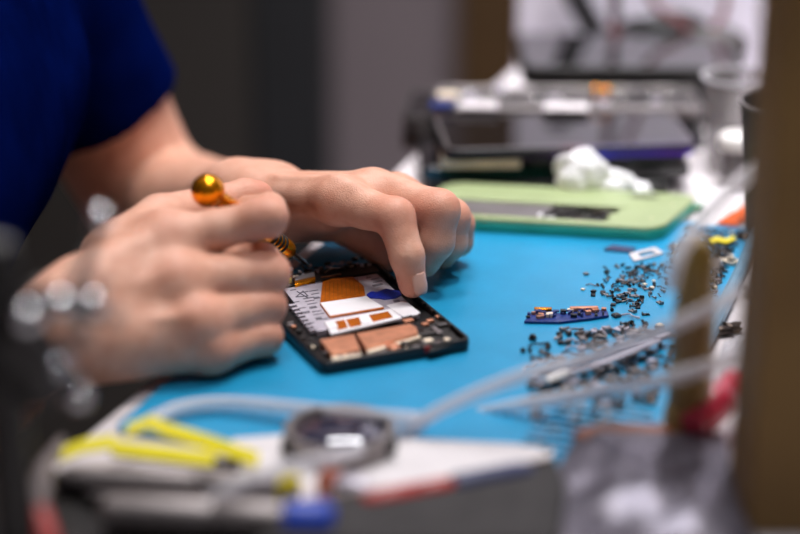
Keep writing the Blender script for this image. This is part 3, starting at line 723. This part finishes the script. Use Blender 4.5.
# ------------------------------------------------------------------ small parts strewn over the right of the mat
used = []
def protos():
    out = {}
    a = MB(); a.lathe([(.0002, 0), (.0011, 0), (.0012, .0006), (.0008, .0009), (.0002, .0009)], (0, 0, .0011), (1, 0, 0), 10)
    a.lathe([(.0006, .0009), (.0006, .0042), (.0003, .0046)], (0, 0, .0011), (1, 0, 0), 8); out['screw'] = a
    a = MB(); a.lathe([(.001, 0), (.002, 0), (.002, .0006), (.001, .0006)], (0, 0, .0001), seg=14, closed=True); out['washer'] = a
    a = MB(); a.box((0, 0, .0006), (.006, .003, .0008)).box((.0025, 0, .0014), (.0008, .003, .0018)).box((-.001, .0012, .0012), (.002, .0006, .001)); out['bracket'] = a
    a = MB(); a.box((0, 0, .0007), (.0032, .0032, .0010)).box((0, 0, .0013), (.0022, .0024, .0004)); out['chip'] = a
    a = MB(); a.tube(smoothpath([(-.004, 0, .0005), (-.001, .0008, .0011), (.001, -.0008, .0011), (.004, .0004, .0005)], 4), .0004, 6); out['spring_contact'] = a
    return out
PR = protos(); made = {}
INFO = {'screw': ('tiny loose screw among the phone parts', 'screw', 'loose screws'),
        'washer': ('tiny round metal washer among the phone parts', 'washer', 'loose washers'),
        'bracket': ('small bent metal bracket among the phone parts', 'bracket', 'loose brackets'),
        'chip': ('small square chip among the phone parts', 'chip', 'loose chips'),
        'spring_contact': ('thin wavy spring contact among the phone parts', 'spring contact', 'loose spring contacts')}
MATS = {'screw': ['darksteel', 'blackmetal', 'greyrod', 'graphite'], 'washer': ['steel', 'darksteel'], 'bracket': ['greyrod', 'greyrod', 'greypanel', 'darksteel', 'black'],
        'chip': ['black', 'graphite', 'greypanel', 'cream'], 'spring_contact': ['steel', 'darksteel', 'black']}
COLN = {'darksteel': 'dark brown metal', 'blackmetal': 'black', 'steel': 'shiny steel', 'graphite': 'dark grey', 'greyrod': 'grey', 'black': 'black', 'silverlabel': 'pale lilac', 'greypanel': 'light grey', 'cream': 'cream'}
CLUST = [('far right corner of the mat', 718, 260, 17, 19, 230), ('beside the white frame piece', 646, 266, 13, 9, 44), ('in the strip running towards the blue board', 628, 290, 18, 11, 80),
         ('right of the olive tube', 716, 296, 9, 16, 60), ('below the blue board', 612, 338, 28, 9, 80), ('under the metal tweezers', 590, 385, 44, 24, 170), ('near the green shell corner', 678, 244, 12, 9, 40)]
rg = random.Random(11)
def small(kind, m, where, p, rz, sc):
    key = (kind, m)
    if key not in made:
        o = obj(kind, PR[kind], m, None); made[key] = o
    else:
        o = made[key].copy(); COL.objects.link(o)
    o.location = p; o.rotation_euler = (0, 0, rz); o.scale = (sc,)*3
    base, cat, grp = INFO[kind]
    lab = base.split(' among')[0]
    o['label'] = COLN[m]+' '+lab+' '+where
    o['category'] = cat; o['group'] = COLN[m]+' '+grp+' '+where
for where, cx, cy, sx, sy, n in CLUST:
    k = 0; tries = 0
    while k < n and tries < 4000:
        tries += 1
        x, y = rg.gauss(cx, sx), rg.gauss(cy, sy)
        kind = rg.choice(['screw']*5+['washer']+['bracket']*3+['chip']*2+['spring_contact']*2)
        p = P(x, y, .00005); q = p-M0; a, b = q.dot(U), q.dot(V)
        if b > .248 or a > .395 or a < .03 or x < 528 or (x < 560 and y < 345 and y > 296): continue
        if (p-Vector((gc.x, gc.y, 0))).dot(gy) > -gl/2-.004 and (p-Vector((gc.x, gc.y, 0))).dot(gx) < gw/2+.004: continue
        if 518 < x < 612 and 296 < y < 330 or 600 < x < 672 and 240 < y < 264: continue
        if any((p-u).length < (.0025 if cy < 320 else .0038) for u in used): continue
        used.append(p); k += 1
        big = cy > 320
        small(kind, rg.choice((['greyrod', 'greypanel', 'silverlabel', 'graphite', 'graphite'] if kind != 'screw' else ['greyrod', 'darksteel']) if big and rg.random() < .65 else MATS[kind]), where, p, rg.uniform(0, 6.28), rg.uniform(1.0, 1.5) if big else rg.uniform(.6, 1.0))
# individually recognisable pieces
c = P(565, 316); pb = thing('circuit_board', 'narrow dark blue circuit board strip lying left of the screw heap', 'circuit board', tuple(c))
bd = MB().prism(pxpoly([(524, 321), (532, 311.5), (568, 313), (575, 310), (607, 309.5), (609, 315), (590, 318), (560, 321.5)], .0018), .0003, .0018)
obj('board', bd, 'bluepcb', pb, .0002)
for k in range(38):
    x = rg.uniform(528, 606); y = 317.5-(x-528)*.05+rg.uniform(-4, 2.5)
    obj('component', MB().box(P(x, y, .0018)+Vector((0, 0, .0008)), (rg.uniform(.001, .004), rg.uniform(.001, .003), rg.uniform(.0008, .003)), rg.uniform(-.3, .3)), rg.choice(['bluepcb', 'bluepcb', 'graphite', 'black', 'cream', 'copper', 'bluepcb']), pb, .0001)
obj('connector', MB().box(P(543, 309.5, .0032), (.010, .003, .002), -.05), 'gold', pb, .0002)
obj('connector', MB().box(P(584, 308.5, .0032), (.016, .003, .002), .05), 'copper', pb, .0002)
fp = [(629, 253.5), (655, 247), (664, 253), (634, 261)]; cxm = sum(p[0] for p in fp)/4; cym = sum(p[1] for p in fp)/4
inn = [(cxm+(x-cxm+2.5)*.56, cym+(y-cym)*.46) for x, y in fp]
single('frame_piece', 'flat white grey rectangular frame piece below the green shell corner', 'frame', MB().frame(pxpoly(fp[::-1], .0012), pxpoly(inn[::-1], .0012), .0001, .0013), 'white_lam', P(646, 254))
single('flat_bar', 'dark slate flat bar tucked under the front of the green shell', 'bar', MB().prism(pxpoly([(604, 249.5), (612, 245), (636, 248), (630, 252)], .001), .0001, .0014), 'navyplastic', P(620, 249))
single('steel_ring', 'bright white steel ring at the right of the olive tube', 'ring', MB().lathe([(.0010, 0), (.0026, 0), (.0026, .0012), (.0010, .0012)], P(693, 276, .0002), seg=20, closed=True), 'white', P(693, 276))
lm = MB()
for k in range(3): lm.lathe([(.0036, k*.0008), (.0046, k*.0008), (.0046, k*.0008+.0006), (.0036, k*.0008+.0006)], P(731, 263, .0003+.0001*k), seg=24, closed=True)
single('coil', 'pale metal coil ring in the heap near the brown post', 'coil', lm, 'cream', P(731, 263))
single('metal_plate', 'bright grey square metal plate standing out of the heap', 'plate', MB().box(P(714, 263, .003), (.0075, .0012, .0062), -.5, Matrix.Rotation(-.5, 3, 'Z') @ Matrix.Rotation(-.7, 3, 'X')), 'greyrod', P(714, 263), bevel=.0002)
single('flex_strip', 'yellow flex strip on top of the heap by the paper scrap', 'flex strip', MB().prism(pxpoly([(708, 241), (716, 236.5), (726, 239), (733, 236), (737, 238), (727, 243), (716, 241), (711, 244)], .003), .0026, .0031), 'yellowcap', P(720, 240))
for x, y, sz in ((533, 337, .0022), (548, 346, .0018), (559, 334, .0018), (523, 350, .0016)):
    tag(obj('rubber_bit', lump(P(x, y, sz*.8), sz, sz, sz*.8, int(x), 12), 'black', None, origin=tuple(P(x, y))), 'black rubber crumb lying on bare blue mat left of the heap', 'crumb', 'black crumbs')
for k, (x, y, sx, sy) in enumerate(((731, 327, .006, .005), (741, 345, .004, .003), (719, 331, .008, .004), (748, 237, .007, .008), (748, 291, .003, .003))):
    lab = ['dark brown crumb beside the mat rim, nearest the olive tube line', 'small dark crumb below the larger one on the white bench', 'dark flat scrap across the mat rim', 'grey brown flat scrap at the far end of the mat rim', 'black crumb on the white bench by the post'][k]
    single('scrap', lab, 'scrap', lump(P(x, y, .003+DT), sx, sy, .003, k+30, 12), 'darksteel', P(x, y, DT), smooth=180)
# ------------------------------------------------------------------ tweezers over the heap
tw = thing('metal_tweezers', 'shiny steel tweezers lying on the screw heap', 'tweezers', tuple(P(600, 368)))
for s, lift in ((-1, .0045), (1, .0045)):
    pts = [P(535, 386, lift), P(560+s*1, 374+s*2.0, lift), P(600+s*1.5, 361+s*3.0, lift+.002), P(640+s, 347+s*1.6, lift+.002), P(664, 337, lift)]
    obj('arm', MB().tube(smoothpath(pts, 6), [.0006]*5+[.0016]*6+[.0024]*8+[.0022]*6, 8, .45), 'chrome', tw)
obj('joint', MB().tube([P(655, 340.5, .0052), P(668, 335.5, .0052)], .0028, 10, .6), 'chrome', tw)
obj('tip_guard', MB().tube([P(546, 381, .0048), P(566, 373.5, .0052)], [.0022, .003], 10, .7), 'whitecap', tw, label='white tip cover')
# ------------------------------------------------------------------ standing olive tube
ob = P(687, 438, 0)
t = thing('glue_tube', 'olive brown tube standing upright at the right in front of the screw heap', 'tube', tuple(ob))
obj('body', MB().lathe([(.0002, .016), (.0104, .016), (.0106, .03), (.0102, .066), (.0098, .069), (.0002, .069)], ob, seg=28), 'amber', t)
obj('shoulder', MB().lathe([(.0002, .068), (.0090, .068), (.0088, .090), (.0076, .097), (.0045, .102), (.0002, .1035)], ob, seg=28), 'amber', t)
obj('cap', MB().lathe([(.0002, 0), (.0116, 0), (.0116, .016), (.0106, .0175), (.0002, .0175)], ob, seg=28), 'amber', t)
# ------------------------------------------------------------------ loops of clear tubing
def hose(lab, pts, r, name='clear_tube'):
    path = smoothpath(pts, 10)
    single(name, lab, 'tubing', MB().tube(path, r, 12), 'clear', tuple(path[0]), smooth=180)
hose('clear soft tube crossing in front of the olive tube and down over the round tin', [P(196, 512, .004), P(250, 480, .016), P(330, 458, .018), W(388, 443, .83), W(440, 410, .835), W(520, 376, .835), W(588, 358, .835), W(660, 331, .81), W(714, 306, .81), W(752, 284, .83)], .0035)
hose('clear soft tube arching over the mat behind the round tin', [P(150, 421, .0045), P(180, 408, .005), P(225, 403, .0055), P(293, 408, .0075), P(345, 414, .009), P(400, 418, .011), W(450, 419, .87), W(520, 405, .86), W(590, 393, .845), W(660, 380, .80), W(714, 365, .80), W(752, 352, .83)], .0036)
hose('clear soft tube running up from the olive tube towards the white capped bottle', [W(668, 292, .795), W(676, 262, .80), W(690, 235, .81), W(720, 200, .83), W(757, 166, .86), W(800, 120, .90)], .0036)
# ------------------------------------------------------------------ front of the bench
single('paper_sheet', 'large white paper sheet on the front of the mat, under the round tin', 'paper', MB().prism(pxpoly([(232, 440), (300, 434.5), (556, 447), (546, 470), (470, 500), (300, 520), (225, 470)], 0), .0003, .0008), 'paper', P(390, 470))
tc = P(340, 446, .001)
t = thing('round_tin', 'round shallow metal tin with a dark lens inside, on the white paper', 'tin', tuple(tc))
obj('rim', MB().lathe([(.0002, 0), (.0272, 0), (.0272, .0095), (.0262, .0105), (.0235, .0105), (.0225, .009), (.0225, .004), (.0002, .004)], tc, seg=48), 'greyrod', t)
obj('lens', MB().lathe([(.0222, .0045), (.021, .0075), (.016, .0095), (.009, .0108), (.0002, .0113)], tc, seg=48), 'lens', t, label='dark blue glass lens')
for k in range(2): obj('hinge', MB().box(tc+Vector((.024*(-1)**k*.95, -.012, .006)), (.008, .006, .008), .4*(-1)**k), 'blackmetal', t, .001)
# folded yellow strap
t = thing('yellow_strap', 'bright yellow plastic strap folded to a point at the left of the paper sheet', 'strap', tuple(P(150, 440)))
def strip(path, wd, th=.0012):
    m = MB(); vs = []; n = len(path)
    for p, up in path:
        p = Vector(p); up = Vector(up)
        vs += [p+up*wd/2, p-up*wd/2, p+up*wd/2+Vector((0, -.0002, th)), p-up*wd/2+Vector((0, -.0002, th))]
    fs = []
    for i in range(n-1):
        a, b = 4*i, 4*i+4
        fs += [(a, b, b+1, a+1), (a+2, a+3, b+3, b+2), (a, a+2, b+2, b), (a+1, b+1, b+3, a+3)]
    fs += [(0, 1, 3, 2), (4*n-4, 4*n-2, 4*n-1, 4*n-3)]
    m.add(vs, fs); return m
ud = Vector((.15, .75, .55)).normalized()
obj('upper_arm', strip([(P(126, 432, .012), ud), (P(150, 423, .0135), ud), (P(165, 430, .011), ud), (P(210, 444, .008), ud), (P(258, 461, .005), ud)], .0070), 'yellow', t)
obj('lower_arm', strip([(P(62, 455, .006), ud), (P(84, 447, .0085), ud), (P(112, 443, .009), ud), (P(116, 449, .007), ud), (P(160, 454, .006), ud), (P(215, 461, .004), ud)], .0072), 'yellow', t)
obj('dark_edge', strip([(P(112, 452, .003), ud), (P(160, 458, .003), ud), (P(240, 467, .003), ud)], .005), 'darksteel', t)
# thin screwdrivers and pens at the front edge
def rod(name, lab, cat, a, b, r, m, cap, capm, zc):
    a, b = Vector(a), Vector(b); d = (b-a).normalized(); l = (b-a).length
    t = thing(name, lab, cat, tuple((a+b)/2))
    obj('barrel', MB().lathe([(r*.5, 0), (r*.95, .004), (r, .012), (r, l*.6), (r*.92, l*.62), (r, l*.64), (r, l-.004), (r*.8, l)], a, d, 20), m, t)
    obj('cap', MB().lathe([(r*.6, 0), (r*1.15, .001), (r*1.15, cap*.8), (r*.8, cap), (.0002, cap+.0003)], b, d, 20), capm, t)
    return t
rod('pen_screwdriver', 'grey metal pen screwdriver with a yellow end cap, rear one at the front edge', 'screwdriver', P(60, 478, .006), P(278, 488, .006), .0062, 'greyrod', .010, 'yellowcap', 0)
rod('pen_screwdriver', 'grey metal pen screwdriver with a blue end cap, front one at the front edge', 'screwdriver', P(100, 512, .009), P(284, 520, .009), .0082, 'greyrod', .022, 'bluecap', 0)
rod('pen_screwdriver', 'short silver screwdriver with an orange brown end cap beside the yellow cap', 'screwdriver', P(372, 494, .006), P(338, 486, .006), .0062, 'silverlabel', .009, 'orangecap', 0)
rod('marker_pen', 'red marker pen with a dark blue cap lying across the paper sheet', 'pen', P(362, 504, .007), P(452, 487, .007), .0052, 'red', .040, 'navyplastic', 0)
rod('thin_pen', 'thin dark red pen lying beside the blue capped marker', 'pen', P(440, 498, .004), P(512, 477, .004), .0028, 'red', .006, 'darksteel', 0)
trp = pxpoly([(290, 522), (420, 503), (556, 476), (566, 498), (560, 560), (260, 560)], 0)
t = thing('tool_pouch', 'dark grey flat tool pouch at the bottom edge in front of the pens', 'pouch', tuple(P(430, 540)))
obj('pouch_body', MB().prism(trp, .001, .009), 'pouch', t, .002)
obj('trim', MB().tube([Vector((*p, .0092)) for p in trp[:3]], .0012, 8), 'darksteel', t)
tp = thing('tool_tray', 'black shallow tray at the bottom left in front of the pen screwdrivers', 'tray', tuple(P(180, 545, DT)))
trq = pxpoly([(-20, 470), (30, 462), (90, 505), (280, 528), (262, 570), (0, 580)], 0)
obj('tray_floor', MB().prism(trq, DT+.0002, DT+.002), 'blackmetal', tp)
cq = (sum(p[0] for p in trq)/6, sum(p[1] for p in trq)/6)
obj('tray_wall', MB().frame(trq[::-1], [(cq[0]+(x-cq[0])*.93, cq[1]+(y-cq[1])*.93) for x, y in trq][::-1], DT+.0002, .006), 'blackmetal', tp, .0006)
# ------------------------------------------------------------------ silver bag at the bottom right
def sheet(name, lab, cat, corners, nx, ny, amp, m, thick, seed, z0=.003, hump=.012, rise=0):
    rgs = random.Random(seed); w = [(rgs.uniform(3, 10), rgs.uniform(3, 10), rgs.uniform(0, 6)) for _ in range(6)]
    top, bot = [], []
    for j in range(ny+1):
        for i in range(nx+1):
            s, t_ = i/nx, j/ny
            p = (Vector(corners[0])*(1-s)+Vector(corners[1])*s)*(1-t_)+(Vector(corners[3])*(1-s)+Vector(corners[2])*s)*t_
            h = sum(math.sin(a*s+b*t_+c_)*abs(math.sin(b*s-a*t_*.7)) for a, b, c_ in w)/6*amp
            e_ = (4*s*(1-s))**.5*(4*t_*(1-t_))**.5
            top.append(p+Vector((h*.3, h*.3, z0+max(.0012, hump*e_+h*e_+rise*t_**2)))); bot.append(p+Vector((0, 0, z0)))
    n = len(top); q = nx+1; fs = []
    for j in range(ny):
        for i in range(nx):
            a, b, c_, d_ = j*q+i, j*q+i+1, (j+1)*q+i+1, (j+1)*q+i
            fs += [(a, b, c_, d_), (n+d_, n+c_, n+b, n+a)]
    for i in range(nx): fs += [(i, n+i, n+i+1, i+1), (ny*q+i+1, n+ny*q+i+1, n+ny*q+i, ny*q+i)]
    for j in range(ny): fs += [(j*q+q-1, n+j*q+q-1, n+(j+1)*q+q-1, (j+1)*q+q-1), ((j+1)*q, n+(j+1)*q, n+j*q, j*q)]
    mb = MB(); mb.add(top+bot, fs)
    cen = sum((Vector(c_) for c_ in corners), Vector())/4
    return single(name, lab, cat, mb, m, tuple(cen), smooth=60)
sheet('antistatic_bag', 'crumpled silver antistatic bag at the bottom right front', 'bag', [P(500, 560), P(760, 560), P(722, 446), P(578, 446)], 40, 30, .006, 'foil', .002, 4, .0006, .005, .007)
single('amber_strip', 'amber brown plastic strip behind the silver bag', 'strip', MB().prism(pxpoly([(572, 436), (600, 427), (706, 429), (716, 437), (704, 444), (586, 444)], .006), .0008, .0085), 'tapebrown', P(640, 440), bevel=.001)
rp_ = [P(690, 428, .012), P(703, 416, .014), P(718, 401, .017), P(735, 383, .02)]
t = thing('pliers', 'tool handle with pinkish red grip lying at the right beside the olive tube', 'pliers', tuple(P(705, 432)))
obj('grip', MB().tube(smoothpath(rp_, 6), [.003]+[.0075]*3+[.0095]*9+[.0075]*6, 14), 'pinkred', t)
obj('jaw', MB().tube([P(735, 383, .02), P(752, 366, .02), P(762, 356, .018)], [.0045, .004, .002], 10), 'steel', t)
sheet('plastic_bag', 'crumpled clear plastic bag beside the mat rim in front of the brown post', 'bag', [P(700, 408, DT), P(748, 402, DT), P(768, 330, DT), P(724, 345, DT)], 26, 26, .014, 'clear', .001, 8, .001, .012)
# ------------------------------------------------------------------ brown post at the right
px0 = W(763, 267, .735)
t = thing('wooden_post', 'brown wooden post rising from the bench at the right edge, close to the viewer', 'post', (px0.x+.045, .735, DT))
obj('upright', MB().box((px0.x+.042, .735+.03, .30), (.08, .05, .606)), 'post', t, .002)
# ------------------------------------------------------------------ helping hand stand at the left, close to the viewer
hs = thing('helping_hand_stand', 'black helping hand stand with bright chrome joints at the left edge, close to the viewer', 'tool stand', tuple(W(28, 700, .70).xy)+(DT,))
bx, by = W(14, 500, .70).xy
obj('base', MB().lathe([(.0002, 0), (.030, 0), (.031, .004), (.028, .010), (.010, .012), (.0002, .012)], (bx, by, DT), seg=32), 'blackmetal', hs)
def lk(name, pts, r, m='blackmetal'): return obj(name, MB().tube(pts, r, 14), m, hs)
J = {k: W(x, y, Y) for k, (x, y, Y) in dict(a=(14, 300, .70), b=(62, 306, .72), c=(94, 306, .735), d=(60, 368, .72), e=(80, 398, .73), f=(101, 220, .76), g=(30, 318, .69), h=(2, 250, .70), i=(-40, 240, .70)).items()}
lk('column', [Vector((bx, by, .006)), Vector((bx, by, J['a'].z+.02))], .0085)
lk('cross_arm', [J['i'], J['h'], J['a'], J['b'], J['c']], .0065)
lk('lower_arm', [J['a'], J['d'], J['e']], .0055)
lk('upper_arm', [J['b'], W(85, 262, .74), J['f']], .0028)
lk('clamp_body', [W(2, 330, .69), W(30, 352, .695), W(44, 398, .70)], .009)
for k, r in (('b', .0042), ('c', .0040), ('d', .0040), ('e', .0042), ('f', .0040), ('g', .0042)):
    obj('ball_joint', MB().ball(J[k]+Vector((0, -.006, .003)), r*1.35, 20), 'chrome', hs)
for x, y in ((40, 290), (82, 330), (112, 318), (70, 345), (96, 285)):
    q = W(x, y, .715)
    obj('wing_nut', MB().lathe([(.0002, 0), (.0035, 0), (.0035, .005), (.002, .007), (.0002, .007)], q, (.3, -.8, .4), 12), 'greyrod', hs)
# pliers with red grip below
t = thing('small_cutter', 'small cutter with red handles standing at the bottom left corner', 'cutter', tuple(P(30, 560, DT)))
for s in (-1, 1): obj('handle', MB().tube(smoothpath([P(40+8*s, 552, .005), P(36+10*s, 535, .010), P(34+4*s, 512, .016)], 5), .0052, 10), 'red', t)
obj('blade', MB().tube([P(34, 512, .016), P(44, 470, .020), P(62, 440, .020)], [.006, .0045, .002], 10), 'greyrod', t)
# ------------------------------------------------------------------ cables at the back
def cable(lab, pts, r, m, cat='cable', name='cable'):
    path = smoothpath(pts, 10); single(name, lab, cat, MB().tube(path, r, 10), m, tuple(path[0]), smooth=180)
cable('broad black strap hanging down the white panel at the back left', [W(562, -60, 1.56), W(574, -10, 1.555), W(590, 22, 1.55), W(602, 44, 1.545), W(598, 52, 1.535)], [.010]*41, 'cable', 'strap', 'strap')
cable('thin black cable hanging straight down in front of the white panel', [W(616, -80, 1.50), W(616.5, 0, 1.50), W(617, 24, 1.50), W(618, 36, 1.495)], .0028, 'cable')
cable('thin red cable hanging straight down beside the black one', [W(612, -80, 1.50), W(612.5, 0, 1.50), W(613.5, 24, 1.50), W(615, 37, 1.49)], .0024, 'redcable')
cable('red cable sagging in a loop in front of the white panel', [W(630, -60, 1.51), W(652, 0, 1.51), W(678, 22, 1.505), W(698, 34, 1.50), W(716, 26, 1.50), W(726, 0, 1.505), W(730, -60, 1.51)], .0030, 'redcable')
single('cloth_heap', 'black fabric heap behind the tablet, under the red cable loop', 'cloth', lump(W(660, 38, 1.525), .040, .012, .020, 21), 'cable', tuple(W(660, 50, 1.525)), smooth=180)
single('cloth_heap', 'dark grey bundle behind the tablet, below the broad strap', 'cloth', lump(W(572, 50, 1.545), .036, .015, .014, 23), 'cable', tuple(W(572, 56, 1.54)), smooth=180)
single('cloth_heap', 'grey brown bundle at the right behind the plastic cup', 'cloth', lump(W(712, 52, 1.50), .030, .015, .022, 25), 'graphite', tuple(W(712, 58, 1.50)), smooth=180)
# ------------------------------------------------------------------ bench lamps, added fill lights, ambient room light
def area(name, loc, tgt, sx, sy, power, color=(1, 1, 1)):
    l = bpy.data.lights.new(name, 'AREA'); l.shape = 'RECTANGLE'; l.size = sx; l.size_y = sy; l.energy = power; l.color = color
    o = bpy.data.objects.new(name, l); COL.objects.link(o); o.location = loc
    o.rotation_euler = (Vector(tgt)-Vector(loc)).to_track_quat('-Z', 'Y').to_euler()
    return o
area('bench_lamp', (.26, 1.22, 1.10), (.02, 1.02, 0), .16, .16, 8.5, (1, .96, .93))
area('bench_lamp', (-.06, 1.16, 1.35), (.02, 1.05, 0), .2, .2, 7, (1, .96, .94))
area('fill_light', (.25, .45, 1.70), (.10, 1.20, 0), .3, .25, 12, (.95, .96, 1))  # unseen overhead fill, kept small so its highlights stay bright
o = area('fill_light', (.45, 1.15, 1.70), (.30, 1.62, .12), .3, .3, 4.5, (.96, .96, 1)); o.data.spread = R(40)  # narrow unseen spot added to brighten the white back panel
area('fill_light', (.05, 2.05, 1.70), (.0, 2.4, -.3), .8, .2, 22, (.97, .96, 1))  # unseen light added to lift the grey back wall
w = bpy.data.worlds.new('room_light'); scn.world = w; w.use_nodes = True
w.node_tree.nodes['Background'].inputs[0].default_value = (.62, .62, .70, 1)
w.node_tree.nodes['Background'].inputs[1].default_value = .10
vs_ = scn.view_settings
vs_.view_transform = 'Standard'; vs_.look = 'None'; vs_.gamma = 1; vs_.exposure = -.3
try: vs_.use_curve_mapping = False
except Exception: pass
